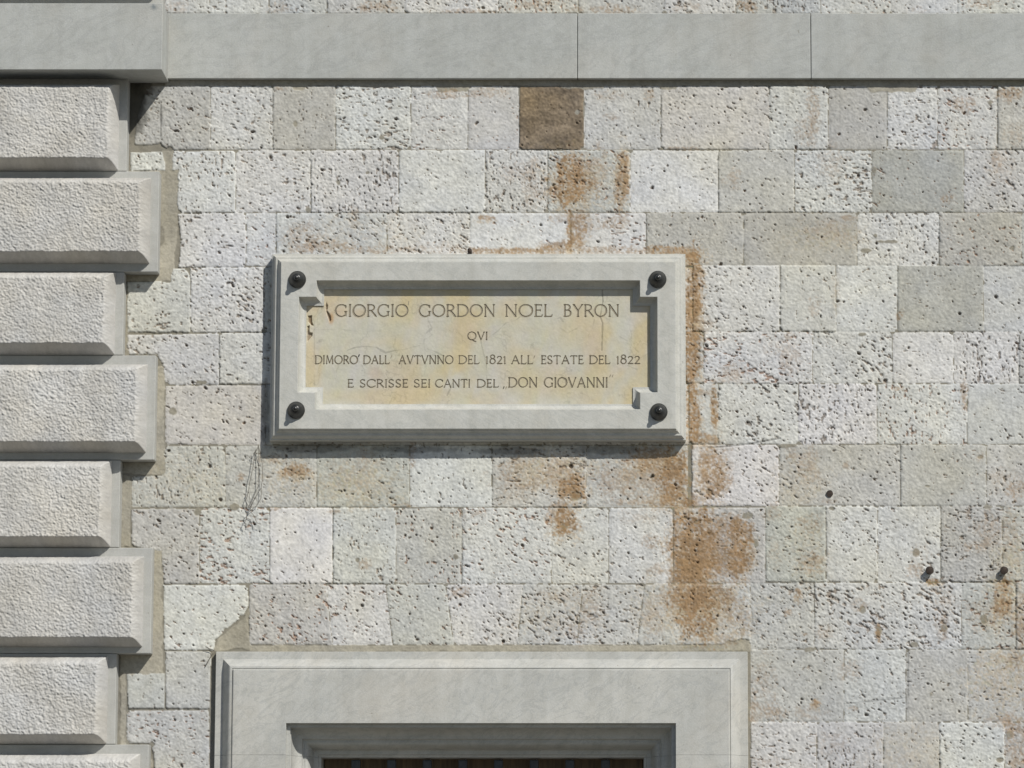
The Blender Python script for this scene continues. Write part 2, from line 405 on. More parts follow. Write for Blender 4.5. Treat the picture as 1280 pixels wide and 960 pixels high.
smear([(150, 352), (160, 352), (160, 444), (150, 444)], tone=.85)
smear([(271, 800), (284, 789), (303, 774), (311, 760), (312, 812), (268, 814)])
smear([(311, 807), (938, 806), (938, 814), (311, 815)], wob=1.6)
smear([(905, 801), (925, 798), (936, 801), (937, 813), (900, 812)])
smear([(206, 98), (1300, 98), (1300, 107), (206, 107.5)], tone=.95, wob=1.4)
for a, b, c in ((445, 500, 110), (540, 590, 115), (695, 760, 111), (820, 850, 112), (1080, 1150, 115), (890, 930, 110), (360, 385, 113)):
    smear([(a, 104), (b, 104), (b - 6, c), (a + 8, c)], tone=.98, wob=1.8)
for x, y, rx, ry in ((477, 172, 4, 3.5), (457, 144, 3.5, 1.8), (369, 155, 2.5, 4), (423, 228, 3, 3), (460, 216, 2.5, 2), (385, 262, 3.5, 4),
                     (1110, 302, 15, 2.5), (1082, 313, 7, 2.5), (1094, 390 - 96, 3, 2.5), (1093, 213, 3, 5), (1238, 128, 3, 3.5),
                     (1145, 690, 5, 6), (1078, 762, 5, 5), (1098, 789, 4, 7), (1143, 806, 5, 4), (1230, 774, 5, 7), (1180, 785, 5, 6), (1012, 812, 8, 3),
                     (1250, 950, 5, 4), (1262, 918, 5, 6), (1164, 868, 2.5, 3), (252, 478, 7, 2.5), (216, 514, 5, 5), (247, 640, 5, 5), (293, 634, 7, 4.5),
                     (1040, 636, 5, 3), (1235, 634, 6, 3), (1225, 571, 4, 3), (1160, 608, 4, 2), (1078, 418, 5, 2.5), (985, 557, 12, 2.5), (1265, 310, 3, 3),
                     (570, 696, 3.5, 4), (447, 700, 3, 3), (935, 645, 8, 5), (945, 678, 4, 6), (720, 620, 8, 6), (706, 657, 6, 5), (1016, 698, 4, 2), (722, 140, 3, 3)):
    blob(x, y, rx, ry)
# faint joints inside stones that photograph as one
def crack(pts, wd=0.9, dep=0.003, dark=0.5):
    pts = [UV(x, y) for x, y in pts]
    us = [p[0] for p in pts]; vs = [p[1] for p in pts]; w_ = window(pts, 5)
    d = np.full(GU[w_].shape, 1e9)
    for (ax, ay), (bx, by) in zip(pts[:-1], pts[1:]):
        ex, ey = bx - ax, by - ay
        t = np.clip(((GU[w_] - ax) * ex + (GV[w_] - ay) * ey) / (ex * ex + ey * ey), 0, 1)
        d = np.minimum(d, np.hypot(GU[w_] - ax - t * ex, GV[w_] - ay - t * ey))
    s = sstep(wd + 0.6, wd - 0.6, d + 1.6 * wob_a[w_])
    H[w_] -= dep * s; COL[w_] *= (1 - dark * s)[..., None]
crack([(201, 128), (201, 170)]); crack([(233, 560), (236, 590), (246, 632)], .6, .002, .2);
crack([(1055, 880), (1135, 872), (1135, 812)], .8, .002, .3); crack([(885, 560), (930, 556), (975, 548)])

# -- rust and ochre stains
def stain(x, y, rx, ry, s, hard=0.5, ochre=0.0, seed=0):
    (cu, cv) = UV(x, y); w_ = window([(cu - rx * 1.7, cv - ry * 1.7), (cu + rx * 1.7, cv + ry * 1.7)], 2)
    u, v = GU[w_], GV[w_]
    if u.size == 0: return
    r = np.sqrt(((u - cu) / rx) ** 2 + ((v - cv) / ry) ** 2)
    nse = fbm(u, v, 11, 61 + seed, 3) - 0.5; sp = vnoise(u, v, 1.8, 71 + seed) - 0.5
    k = sstep(1.3, 0.45, r + 1.5 * nse)
    sp = sp + .6 * (vnoise(u, v, 3.4, 73 + seed) - .5); m = 0.94 * min(1.0, s * .96 + .04) * sstep(0.10, 1.0, k * (0.42 + 0.40 * s) + 0.95 * sp + 0.6 * nse) * np.minimum(1, k * 2.5)
    rc = np.array((0.285, 0.182, 0.095)) * (1 - ochre) + np.array((0.46, 0.34, 0.19)) * ochre
    rc = rc * (1 + 0.5 * (vnoise(u, v, 5, 81 + seed) - .5))[..., None]
    COL[w_] = COL[w_] * (1 - m[..., None]) + np.minimum(rc, COL[w_] * 1.1) * m[..., None]
ST_ = [(712, 228, 24, 36, .95), (742, 210, 22, 26, .45), (776, 228, 7, 40, .75), (783, 215, 4, 30, .7), (664, 228, 14, 34, .35), (640, 215, 14, 14, .3),
       (712, 290, 3.5, 26, .95), (724, 286, 9, 26, .75), (738, 278, 12, 9, .4), (770, 278, 16, 9, .5), (604, 272, 12, 3.5, .7), (700, 274, 16, 6, .4),
       (380, 300, 24, 20, .45), (410, 308, 40, 9, .5), (470, 312, 40, 6, .5), (540, 310, 45, 8, .35), (640, 313, 60, 5, .75), (695, 308, 20, 8, .7), (760, 313, 45, 5, .55), (835, 313, 35, 6, .8), (864, 322, 10, 9, .9),
       (442, 272, 6, 12, .35), (868, 360, 10, 45, .95), (874, 345, 8, 14, .5), (866, 392, 13, 24, .8), (866, 450, 10, 44, .95), (872, 420, 10, 10, .6), (884, 405, 8, 9, .35),
       (867, 518, 9, 38, 1.0), (893, 512, 4, 30, .85), (880, 548, 18, 7, .7), (875, 490, 18, 4, .5),
       (842, 596, 22, 36, .95), (815, 575, 30, 18, .7), (845, 625, 26, 10, .75), (800, 600, 40, 24, .45), (810, 628, 40, 5, .5), (765, 600, 26, 26, .35),
       (716, 612, 18, 16, .9), (705, 590, 22, 24, .5), (660, 590, 40, 22, .45), (640, 610, 26, 20, .3), (890, 592, 16, 34, .75), (905, 590, 10, 30, .5), (880, 572, 8, 12, .6),
       (370, 588, 17, 9, .75), (345, 575, 20, 6, .4), (440, 600, 36, 32, .25), (460, 575, 16, 20, .25), (515, 570, 5, 16, .5), (505, 632, 14, 3, .5), (340, 636, 14, 3, .6), (300, 596, 5, 7, .6),
       (705, 652, 17, 20, .95), (697, 642, 12, 14, .6), (866, 672, 26, 44, 1.0), (872, 700, 30, 26, .9), (860, 715, 18, 16, .9), (925, 690, 16, 36, .9), (900, 660, 30, 20, .6), (920, 660, 20, 14, .6), (905, 700, 30, 24, .6), (842, 690, 6, 40, .5),
       (812, 678, 12, 9, .5), (820, 712, 12, 8, .4), (800, 645, 30, 10, .25), (872, 762, 26, 40, 1.0), (860, 745, 24, 20, .8), (890, 745, 22, 16, .7), (912, 760, 20, 24, .55), (815, 770, 18, 30, .35), (838, 750, 12, 20, .4), (925, 785, 12, 16, .5), (905, 800, 20, 8, .4),
       (700, 745, 30, 10, .3), (738, 760, 16, 26, .3), (720, 790, 10, 18, .35), (575, 740, 14, 7, .5), (420, 640, 8, 3, .5), (455, 706, 8, 8, .4), (590, 642, 16, 6, .35),
       (560, 118, 24, 6, .5), (610, 116, 22, 7, .4), (350, 110, 10, 4, .4), (695, 180, 34, 8, .4), (760, 118, 20, 8, .3), (812, 118, 6, 10, .45), (765, 146, 10, 6, .35), (850, 186, 26, 3, .5),
       (1016, 140, 9, 34, .5), (1008, 165, 14, 20, .35), (1205, 130, 16, 10, .5), (1262, 118, 16, 10, .6), (1268, 168, 12, 14, .3), (1185, 248, 12, 6, .55), (1245, 200, 8, 14, .4), (1040, 205, 20, 22, .3), (915, 222, 10, 14, .35), (1250, 215, 20, 26, .2),
       (1035, 290, 36, 16, .28), (1060, 272, 12, 4, .5), (1125, 394, 5, 6, .6), (1017, 384, 8, 12, .35), (1045, 360, 6, 26, .25), (985, 450, 12, 22, .35), (980, 435, 24, 10, .25), (918, 468, 18, 14, .4), (985, 420, 10, 7, .4), (1205, 490, 5, 22, .6), (1122, 486, 8, 4, .5),
       (1008, 582, 16, 24, .4), (990, 568, 8, 10, .45), (1036, 627, 8, 4, .4), (1058, 582, 6, 6, .4), (1270, 612, 12, 12, .5), (1255, 600, 24, 16, .25), (1225, 572, 6, 6, .3),
       (1012, 656, 16, 14, .4), (1014, 704, 16, 14, .55), (965, 640, 14, 10, .35), (968, 690, 10, 24, .25), (1235, 664, 14, 20, .4), (1222, 684, 18, 8, .4), (1262, 680, 12, 40, .3), (1147, 712, 10, 12, .5), (1150, 692, 14, 10, .25),
       (1166, 726, 9, 3.5, .95), (1178, 760, 12, 30, .35), (1256, 728, 9, 4, .95), (1253, 750, 12, 24, .75), (1232, 765, 30, 24, .3), (1275, 780, 10, 30, .6), (1180, 790, 8, 14, .4), (998, 742, 6, 8, .7), (985, 765, 6, 5, .6), (1005, 793, 5, 4, .6), (1098, 790, 3, 10, .7), (1075, 756, 10, 8, .4), (1030, 790, 12, 14, .35),
       (1020, 878, 5, 6, .8), (1010, 890, 20, 10, .3), (965, 890, 14, 12, .5), (955, 850, 14, 30, .3), (1062, 835, 14, 14, .35), (1270, 824, 20, 12, .5), (1068, 886, 5, 4, .5), (1275, 940, 20, 40, .5), (1265, 905, 14, 14, .5), (1040, 930, 24, 14, .25), (1245, 902, 20, 8, .35), (955, 970, 20, 30, .3), (945, 885, 8, 20, .5),
       (470, 8, 24, 8, .5), (345, 10, 20, 7, .35), (590, 14, 40, 3, .5), (670, 6, 30, 9, .4), (760, 12, 40, 6, .5), (935, 8, 16, 10, .6), (860, 8, 20, 8, .3), (1225, 4, 24, 8, .4), (220, 8, 14, 10, .3), (1145, 12, 14, 5, .3)]
for i, t in enumerate(ST_):
    if t[4] > .6: stain(t[0], t[1] + 4, t[2] * 1.5, t[3] * 1.35, .5, ochre=.8, seed=i * 7 + 3)
    stain(t[0], t[1], t[2] * 1.14, t[3] * 1.12, min(1, t[4] * 1.12), seed=i * 7)
for i, t in enumerate([(1250, 850, 50, 44, .45), (1260, 760, 40, 40, .3), (450, 610, 60, 30, .35), (690, 590, 60, 34, .35), (230, 600, 60, 40, .2), (360, 600, 36, 30, .3), (1000, 600, 36, 40, .25), (1262, 690, 26, 50, .3), (1010, 690, 30, 44, .25), (900, 770, 60, 40, .35), (1030, 295, 60, 26, .22), (820, 760, 40, 40, .25), (700, 770, 60, 36, .25), (1130, 940, 50, 40, .2), (860, 330, 30, 26, .3), (440, 290, 80, 24, .2), (740, 230, 50, 40, .3)]):
    stain(*t, ochre=1.0, seed=900 + i * 5)

grime = fbm(GU, GV, 150, 501, 4) - .5; strk = fbm(GU, GV, 9, 503, 2, 120) - .5; gr2 = fbm(GU, GV, 30, 507, 3) - .5
COL *= (1 + 0.15 * grime + 0.07 * strk + 0.08 * gr2)[..., None]
wrm = (fbm(GU, GV, 90, 511, 4) - .5) + .5 * gr2
COL[..., 2] *= 1 - 0.16 * wrm; COL[..., 0] *= 1 + 0.05 * wrm
kb = BID == BROWN
COL[kb] *= (1 + 0.9 * fbm(GU[kb], GV[kb], 22, 601, 4, 12) - .45 + 0.5 * (vnoise(GU[kb], GV[kb], 2.4, 603) - .5))[:, None]
COL[kb] *= np.stack([1 + .1 * wrm[kb], np.ones(kb.sum()), 1 - .25 * wrm[kb]], -1)
def dark_patch(x, y, rx, ry, s_):
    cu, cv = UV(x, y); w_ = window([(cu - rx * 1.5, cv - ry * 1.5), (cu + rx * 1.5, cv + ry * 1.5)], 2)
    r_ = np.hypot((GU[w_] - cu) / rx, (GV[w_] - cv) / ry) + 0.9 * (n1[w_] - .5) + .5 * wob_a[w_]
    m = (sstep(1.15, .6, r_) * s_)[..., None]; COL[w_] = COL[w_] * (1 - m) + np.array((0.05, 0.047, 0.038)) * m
dark_patch(168, 128, 17, 46, .8); dark_patch(180, 110, 16, 12, .6); dark_patch(200, 297, 6, 12, .35); dark_patch(161, 240, 5, 30, .3)  # soot stains beside the pilaster
for x_, y_, a_, b_ in ((390, 560, 70, 6), (520, 562, 60, 5), (640, 564, 60, 5), (760, 562, 60, 6), (332, 500, 5, 34), (333, 545, 8, 12)): dark_patch(x_, y_, a_, b_, .45)  # wall colour darkened in strips along the plaque's lower and left edges

# -- grid to mesh, leaving out the doorway and everything the frame fills
OPL, OPT = UV(345, 893); OPR = UV(857, 893)[0]
def wall_mesh(name, mask_faces, parent):
    idx = np.arange(NU * NV).reshape(NV, NU)
    q = np.stack([idx[:-1, :-1], idx[1:, :-1], idx[1:, 1:], idx[:-1, 1:]], -1)[mask_faces]
    used = np.unique(q); remap = np.zeros(NU * NV, np.int64); remap[used] = np.arange(len(used))
    q = remap[q].reshape(-1).astype(np.int32)
    co = np.stack([U2X(GU), -H, V2Z(GV)], -1).reshape(-1, 3)[used].astype(np.float32)
    me = bpy.data.meshes.new(name); me.vertices.add(len(used)); me.vertices.foreach_set('co', co.reshape(-1))
    nf = len(q) // 4
    me.loops.add(nf * 4); me.loops.foreach_set('vertex_index', q)
    me.polygons.add(nf); me.polygons.foreach_set('loop_start', np.arange(0, nf * 4, 4, dtype=np.int32))
    me.polygons.foreach_set('use_smooth', np.ones(nf, bool))
    me.update(calc_edges=True)
    at = me.attributes.new('stone', 'FLOAT_COLOR', 'POINT')
    cc = np.ones((len(used), 4), np.float32); cc[:, :3] = np.clip(COL.reshape(-1, 3)[used], 0.01, 0.9)
    at.data.foreach_set('color', cc.reshape(-1))
    me.materials.append(M_STONE)
    return link(bpy.data.objects.new(name, me), parent)
fm = np.ones((NV - 1, NU - 1), bool)
fm &= ~((GU[:-1, :-1] > OPL) & (GU[1:, 1:] < OPR) & (GV[:-1, :-1] > OPT))
bb = (BID[:-1, :-1] == BROWN) & (BID[1:, 1:] == BROWN)
wall = thing('stone_wall', 'weathered pitted travertine wall of pale squared blocks with rust stains', 'wall')
wall_mesh('block_facing', fm & ~bb, wall)
o = wall_mesh('ashlar_block', fm & bb, wall); o['label'] = 'single dark brown sandstone block under the grey band'
v, f = box(-1050 / S - 640 / S, 2300 / S - 640 / S - .02, 0.03, 0.3, 4.9, 5.5)

# ------------------------------------------------------------------ corner pilaster with rusticated blocks
MD, BD = 0.062, 0.158          # depth of the smooth margin and of the boss
pil = thing('corner_pilaster', 'stack of projecting rusticated blocks with hammered faces beside the pitted wall', 'pilaster', (-1.7, 0, 0))
XL = -1.7 - 0.75
def rng_tone(rg): return 1 + rg.normal(0, .03)
def boss_mesh(x0, x1, z0, z1, seed):
    stp = 0.85 / S
    xs = np.concatenate([np.linspace(x0, -1.86, 30)[:-1], np.arange(-1.86, x1, stp), [x1]]); zs = np.linspace(z0, z1, int((z1 - z0) / stp))
    X, Z = np.meshgrid(xs, zs); uu, vv = X * S + 2000, -Z * S + 4000
    wv = (fbm(uu, vv, 14, seed + 5, 2) - .5) * 0.006
    wR, wT, wB = 0.032, 0.038, 0.028
    tR = np.clip((x1 - X) / (wR + wv), 0, 1); tT = np.clip((z1 - Z) / (wT + wv), 0, 1); tB = np.clip((Z - z0) / (wB + wv * 0.6), 0, 1)
    pR = np.sin(tR * math.pi / 2) ** 0.85; pT = np.sin(tT * math.pi / 2) ** 0.85; pB = 0.10 + 0.90 * tB
    p = np.minimum(np.minimum(pR, pT), pB)
    q1, q2 = uu * 0.8 + vv * 0.6, -uu * 0.6 + vv * 0.8
    n = 0.5 * (fbm(q1, q2, 3.3, seed, 2, 1.9) - .5) + 0.5 * (vnoise(q1, q2, 1.7, seed + 3, 1.2) - .5)
    smoothB = sstep(0.75, 1.0, tB)
    sm = np.minimum(smoothB, sstep(0.0, 0.25, tR)); sm = np.maximum(sm, 0.14); sm = np.where((tR < 1) & (tR > .08) & (tB > .98), np.maximum(sm, .85), sm)
    hh = (BD - MD) * p + sm * (0.0088 + 0.003 * (fbm(uu, vv, 50, seed + 21, 2) - .5)) * n + 0.004 * (fbm(uu, vv, 40, seed + 9, 2) - .5) * sstep(0, .5, tB)
    edge = (tR <= 0) | (tT <= 0) | (tB <= 0)
    hh = np.where(edge, np.where(tB <= 0, 0.004, 0.0), np.maximum(hh, 0.0005))
    hh[:, 0] = -0.01
    hh[0, :] = -0.002; hh[-1, :] = -0.002; hh[:, -1] = -0.002
    tone = 1 + 0.22 * (fbm(uu, vv, 60, seed + 13, 3) - .5) + 0.22 * (fbm(uu, vv, 2.6, seed + 15, 2) - .5)
    rg = np.random.default_rng(seed); tone = tone * rng_tone(rg) * (1 + .16 * (fbm(uu, vv, 8, seed + 25, 2, 70) - .5) + .2 * (fbm(uu, vv, 22, seed + 27, 3) - .5))
    wv2 = fbm(uu, vv, 45, seed + 29, 3) - .5 + rg.normal(0, .12)
    c = np.stack([0.480 * tone * (1 + .06 * wv2), 0.466 * tone, 0.440 * tone * (1 - .12 * wv2)], -1)
    return X, -(MD + hh), Z, c
def grid_obj(name, X, Y, Z, C, mat, parent, off):
    nv, nu = X.shape
    idx = np.arange(nu * nv).reshape(nv, nu)
    q = np.stack([idx[:-1, :-1], idx[:-1, 1:], idx[1:, 1:], idx[1:, :-1]], -1).reshape(-1).astype(np.int32)
    me = bpy.data.meshes.new(name); me.vertices.add(nu * nv)
    me.vertices.foreach_set('co', (np.stack([X, Y, Z], -1).reshape(-1, 3) - np.array(off)).astype(np.float32).reshape(-1))
    nf = len(q) // 4; me.loops.add(nf * 4); me.loops.foreach_set('vertex_index', q)
    me.polygons.add(nf); me.polygons.foreach_set('loop_start', np.arange(0, nf * 4, 4, dtype=np.int32))
    me.polygons.foreach_set('use_smooth', np.ones(nf, bool)); me.update(calc_edges=True)
    at = me.attributes.new('stone', 'FLOAT_COLOR', 'POINT')
    cc = np.ones((nu * nv, 4), np.float32); cc[:, :3] = np.clip(C.reshape(-1, 3), 0.01, 0.9); at.data.foreach_set('color', cc.reshape(-1))
    me.materials.append(mat)
    return link(bpy.data.objects.new(name, me), parent)
# (slab top y, slab bottom y, boss top y, boss bottom y, slab right x, boss right x) in the photo
Q = [(98, 214, 105, 214, 160, 150), (214, 340, 222, 329, 197, 187.5), (340, 444, 339, 446, 157.5, 147), (444, 575, 455, 565.5, 194, 184),
     (575, 684.5, 574, 686, 150.5, 139), (684.5, 817, 695, 808.5, 190.5, 179), (817, 930.5, 820, 933, 145, 133), (930.5, 1062, 942, 1054, 187, 175),
     (1062, 1170, 1064, 1171, 142, 131), (1170, 1300, 1180, 1292, 184, 172), (1300, 1412, 1303, 1413, 140, 128), (1412, 1540, 1422, 1532, 181, 170)]
Q = [(-122, 8, -112, -3, 205, 194), (-240, -122, -238, -120, 165, 154)] + Q
for i, (st, sb, bt, bbm, sx, bx) in enumerate(Q):
    zt = P(sx, st, MD)[2]; zb = P(sx, sb, MD)[2]
    # true vertical edges: take the wide/narrow line from the traced middle rows
    wide = sx > 170
    xr = P(197, 340, MD)[0] if wide else P(154.2, 400, MD)[0]
    xb = P(187, 330, MD)[0] if wide else P(144, 400, MD)[0]
    v, f = box(XL, xr, -MD, -0.0, zb + 0.0006, zt - 0.0006)
    qb = mesh_obj('quoin_block', v, f, M_MARGIN, pil); bevel(qb, 0.0025, 2)
    zbt = P(bx, bt, MD + .01)[2]; zbb = P(bx, bbm, MD + .012)[2]
    X, Y, Z, C = boss_mesh(XL, xb, max(zbb, zb + .002) if not wide else zbb, min(zbt, zt - .002), 100 + 31 * i)
    grid_obj('rough_face', X, Y, Z, C, M_QUOIN, qb, (-1.7, 0, 0))

# ------------------------------------------------------------------ projecting string course
band = thing('string_course', 'smooth grey marble band running across the top of the wall', 'stone band', (0.3, 0, P(640, 60)[2]))
def slab(x0p, x1p, yt, yb, d, name='band_slab', ext0=None, ext1=None):
    x0 = P(x0p, 60, d)[0] if ext0 is None else ext0; x1 = P(x1p, 60, d)[0] if ext1 is None else ext1
    v, f = box(x0 + .0009, x1 - .0009, -d * 1.2 if d < .1 else -d, 0.02, P(640, yb, d)[2], P(640, yt, d)[2])
    return bevel(mesh_obj(name, v, f, M_BAND, band), 0.0022, 2)
slab(206, 721.8, 17, 98.3, 0.021)
slab(721.8, 1013.4, 17, 98.3, 0.021)
slab(1013.5, 1420, 17, 98.3, 0.0216)
slab(1420, 1900, 17, 98.3, 0.021)
o = slab(-100, 203, 4, 87, 0.205, ext0=XL - .02); o['label'] = 'band slab breaking forward over the corner pilaster'

# ------------------------------------------------------------------ moulding sweeps
def ring_mesh(outline, prof, closed=True):
    """outline: axis-aligned corners (x, z, sx, sz) with inward signs; prof: (inset, depth)"""
    n = len(outline); V = []; F = []
    for ins, d in prof:
        for (x, z, sx, sz) in outline: V.append((x + sx * ins, -d, z + sz * ins))
    for k in range(len(prof) - 1):
        for i in range(n if closed else n - 1):
            j = (i + 1) % n
            F.append((k * n + i, k * n + j, (k + 1) * n + j, (k + 1) * n + i))
    return V, F

# ------------------------------------------------------------------ marble plaque
D1, D2, D3 = 0.047, 0.087, 0.041
pcen = P(597, 434, 0)
CARVE = []
plq = thing('memorial_plaque', 'marble memorial plaque with carved Italian inscription and four iron studs', 'plaque', pcen)
x0, x1 = P(338.5, 434, D1)[0], P(857, 434, D1)[0]
zt, zb = P(597, 317.5, D1)[2], P(597, 550.5, D1)[2]
fx0, fx1 = P(350.3, 434, D2)[0], P(845, 434, D2)[0]; fzt, fzb = P(597, 328.5, D2)[2], P(597, 536, D2)[2]
wx = ((fx0 - x0) + (x1 - fx1)) / 2; wz = ((zt - fzt) + (fzb - zb)) / 2; W = (wx + wz) / 2
cyma = [(t, 0.5 - 0.5 * math.cos(math.pi * t) if False else t + 0.16 * math.sin(2 * math.pi * t)) for t in np.linspace(0, 1, 9)]
prof = [(0, -0.004), (0, D1 - .002), (.0015, D1), (.0055, D1 + .0005), (.0065, D1 + .003)] + [(.0065 + (W - .0125) * t, D1 + .003 + (D2 - D1 - .012) * s) for t, s in cyma[1:]] + [(W - .0035, D2 - .0085), (W - .0012, D2 - .0012), (W, D2)]
rect = [(x0, zb, 1, 1), (x1, zb, -1, 1), (x1, zt, -1, -1), (x0, zt, 1, -1)]
V, F = ring_mesh(rect, prof)
# inner notched opening
ox0, ox1 = P(372.3, 434, D2)[0], P(822, 434, D2)[0]; nx0, nx1 = P(394.3, 434, D2)[0], P(800.3, 434, D2)[0]
ozt, ozb = P(597, 350.3, D2)[2], P(597, 512, D2)[2]; nzt, nzb = P(597, 370.8, D2)[2], P(597, 490.8, D2)[2]
notch = [(ox0, nzb, 1, 1), (nx0, nzb, 1, 1), (nx0, ozb, 1, 1), (nx1, ozb, -1, 1), (nx1, nzb, -1, 1), (ox1, nzb, -1, 1),
         (ox1, nzt, -1, -1), (nx1, nzt, -1, -1), (nx1, ozt, -1, -1), (nx0, ozt, 1, -1), (nx0, nzt, 1, -1), (ox0, nzt, 1, -1)]
WI = 0.0255
cav = [(WI * (1 - math.cos(t)), D2 - .003 - (D2 - D3 - .008) * math.sin(t)) for t in np.linspace(0.0, math.pi / 2, 9)]
iprof = [(0, D2), (.0012, D2 - .0012), (.0012, D2 - .0030)] + [(.0014 + a * .955, d) for a, d in cav[1:]] + [(WI, D3 + .0045), (WI, D3 - .003)]
V2, F2 = ring_mesh(notch, iprof)
n0 = len(V); V += V2; F += [tuple(i + n0 for i in f_) for f_ in F2]
gx = sorted({x0 + W, x1 - W, ox0, nx0, nx1, ox1}); gz = sorted({zb + W, zt - W, ozb, nzb, nzt, ozt})
def in_notch(x, z):
    return (ox0 < x < ox1 and nzb < z < nzt) or (nx0 < x < nx1 and ozb < z < ozt)
vid = {}
def vtx(x, z):
    k = (round(x, 6), round(z, 6))
    if k not in vid: vid[k] = len(V); V.append((x, -D2, z))
    return vid[k]
for i in range(len(gx) - 1):
    for j in range(len(gz) - 1):
        if not in_notch((gx[i] + gx[i + 1]) / 2, (gz[j] + gz[j + 1]) / 2):
            F.append((vtx(gx[i], gz[j]), vtx(gx[i + 1], gz[j]), vtx(gx[i + 1], gz[j + 1]), vtx(gx[i], gz[j + 1])))
o = mesh_obj('frame', V, F, M_FRAME, plq)
bm = bmesh.new(); bm.from_mesh(o.data); bmesh.ops.remove_doubles(bm, verts=bm.verts, dist=1e-5); bmesh.ops.recalc_face_normals(bm, faces=bm.faces); bm.to_mesh(o.data); bm.free()
if sum(p.normal.y * p.area for p in o.data.polygons) > 0: o.data.flip_normals()
o.data.polygons.foreach_set('use_smooth', np.ones(len(o.data.polygons), bool)); o.data.set_sharp_from_angle(angle=math.radians(28))

# studs
def lathe(prof, n=32, squash=1.0):
    V, F = [], []
    for r, d in prof:
        for i in range(n):
            a = 2 * math.pi * i / n; V.append((r * math.cos(a), -d, r * math.sin(a)))
    for k in range(len(prof) - 1):
        for i in range(n):
            j = (i + 1) % n; F.append((k * n + i, (k + 1) * n + i, (k + 1) * n + j, k * n + j))
    F.append(tuple(range((len(prof) - 1) * n, len(prof) * n)))
    return V, F
R = 11.0 / S
sprof = [(R * .96, -.002), (R, .002), (R * .985, .0055), (R * .90, .0085), (R * .80, .0125), (R * .70, .0175), (R * .58, .0225), (R * .44, .0265), (R * .34, .0283), (R * .31, .0285)]
kprof = [(R * .30, .0275), (R * .25, .0295), (R * .25, .031), (R * .285, .0335), (R * .29, .0365), (R * .25, .0395), (R * .17, .0418), (R * .06, .0428), (R * .01, .0429)]
first = None
for px, py in ((371.7, 349.5), (822.2, 349.3), (370.2, 512.8), (823.5, 515)):
    c = P(px, py, D2 + .002)
    if first is None:
        V, F = lathe([(a, b * 1.15) for a, b in sprof]); st_o = mesh_obj('stud', V, F, M_IRON, None, 40)
        V, F = lathe([(a, b * 1.15) for a, b in kprof], 20); kn = mesh_obj('knob', V, F, M_IRON, None, 40)
        for o in (st_o, kn): fix_normals(o)
        st_o.parent = plq; kn.parent = st_o
        first = (st_o, kn)
    else:
        st_o = first[0].copy(); link(st_o, plq); kn = first[1].copy(); link(kn, st_o)
    st_o.location = (c[0] - pcen[0], -D2, c[2] - pcen[2])

def pxy(px, py): p = P(px, py, D3); return p[0], p[2]
# carved lettering: a small stroke alphabet of Roman capitals (cap height 1)
TK, TN = 0.118, 0.078
def arc(cx, cy, rx, ry, a0, a1, n=14):
    return [(cx + rx * math.cos(math.radians(a)), cy + ry * math.sin(math.radians(a))) for a in np.linspace(a0, a1, n)]
def ser(x, y, w=0.16): return ('S', [(x - w / 2, y), (x + w / 2, y)])
G = {}
G['I'] = (0.22, [('K', [(.11, 0), (.11, 1)]), ser(.11, .015), ser(.11, .985)])
G['O'] = (1.0, [('R', arc(.5, .5, .47, .49, 0, 360, 30))])
G['Q'] = (1.0, [('R', arc(.5, .5, .47, .49, 0, 360, 30)), ('K', [(.52, .04), (.72, -.12), (.95, -.22)])])
G['C'] = (.88, [('R', arc(.5, .5, .47, .49, 42, 318, 24)), ('N', [(.85, .70), (.85, .92)])])
G['G'] = (.95, [('R', arc(.5, .5, .47, .49, 42, 310, 24)), ('K', [(.84, .08), (.84, .42)]), ser(.84, .42, .22), ('N', [(.85, .72), (.85, .92)])])
G['D'] = (.92, [('K', [(.1, 0), (.1, 1)]), ('R', [(.02, .985), (.35, .985)] + arc(.38, .5, .5, .485, 88, -88, 18) + [(.02, .015)])])
G['R'] = (.72, [('K', [(.1, 0), (.1, 1)]), ('R', [(.02, .985), (.3, .985)] + arc(.3, .745, .27, .24, 88, -88, 12) + [(.1, .505)]), ('K', [(.33, .5), (.72, .01)]), ser(.1, .015)])
G['B'] = (.66, [('K', [(.1, 0), (.1, 1)]), ('R', [(.02, .985), (.28, .985)] + arc(.28, .76, .23, .225, 88, -88, 12) + [(.1, .535)]), ('R', [(.28, .535)] + arc(.3, .275, .28, .26, 88, -88, 12) + [(.02, .015)])])
G['E'] = (.56, [('K', [(.1, 0), (.1, 1)]), ('N', [(.02, .985), (.5, .985), (.5, .88)]), ('N', [(.1, .53), (.42, .53)]), ('N', [(.42, .46), (.42, .6)]), ('N', [(.02, .015), (.52, .015), (.55, .14)])])
G['L'] = (.58, [('K', [(.1, 0), (.1, 1)]), ser(.1, .985), ('N', [(.02, .015), (.54, .015), (.58, .16)])])
G['T'] = (.76, [('K', [(.38, 0), (.38, 1)]), ('N', [(.02, .85), (.05, .985), (.71, .985), (.74, .85)]), ser(.38, .015)])
G['A'] = (.86, [('N', [(.06, 0), (.42, 1)]), ('K', [(.42, 1), (.8, 0)]), ('N', [(.2, .36), (.65, .36)]), ser(.06, .015), ser(.8, .015)])
G['V'] = (.84, [('K', [(.06, 1), (.43, 0)]), ('N', [(.43, 0), (.79, 1)]), ser(.06, .985), ser(.79, .985)])
G['Y'] = (.78, [('K', [(.05, 1), (.39, .47)]), ('N', [(.39, .47), (.73, 1)]), ('K', [(.39, .48), (.39, 0)]), ser(.05, .985), ser(.73, .985), ser(.39, .015)])
G['N'] = (.88, [('N', [(.12, 0), (.12, 1)]), ('K', [(.1, 1), (.78, 0)]), ('N', [(.78, 0), (.78, 1)]), ser(.12, .015), ser(.08, .985), ser(.78, .985)])
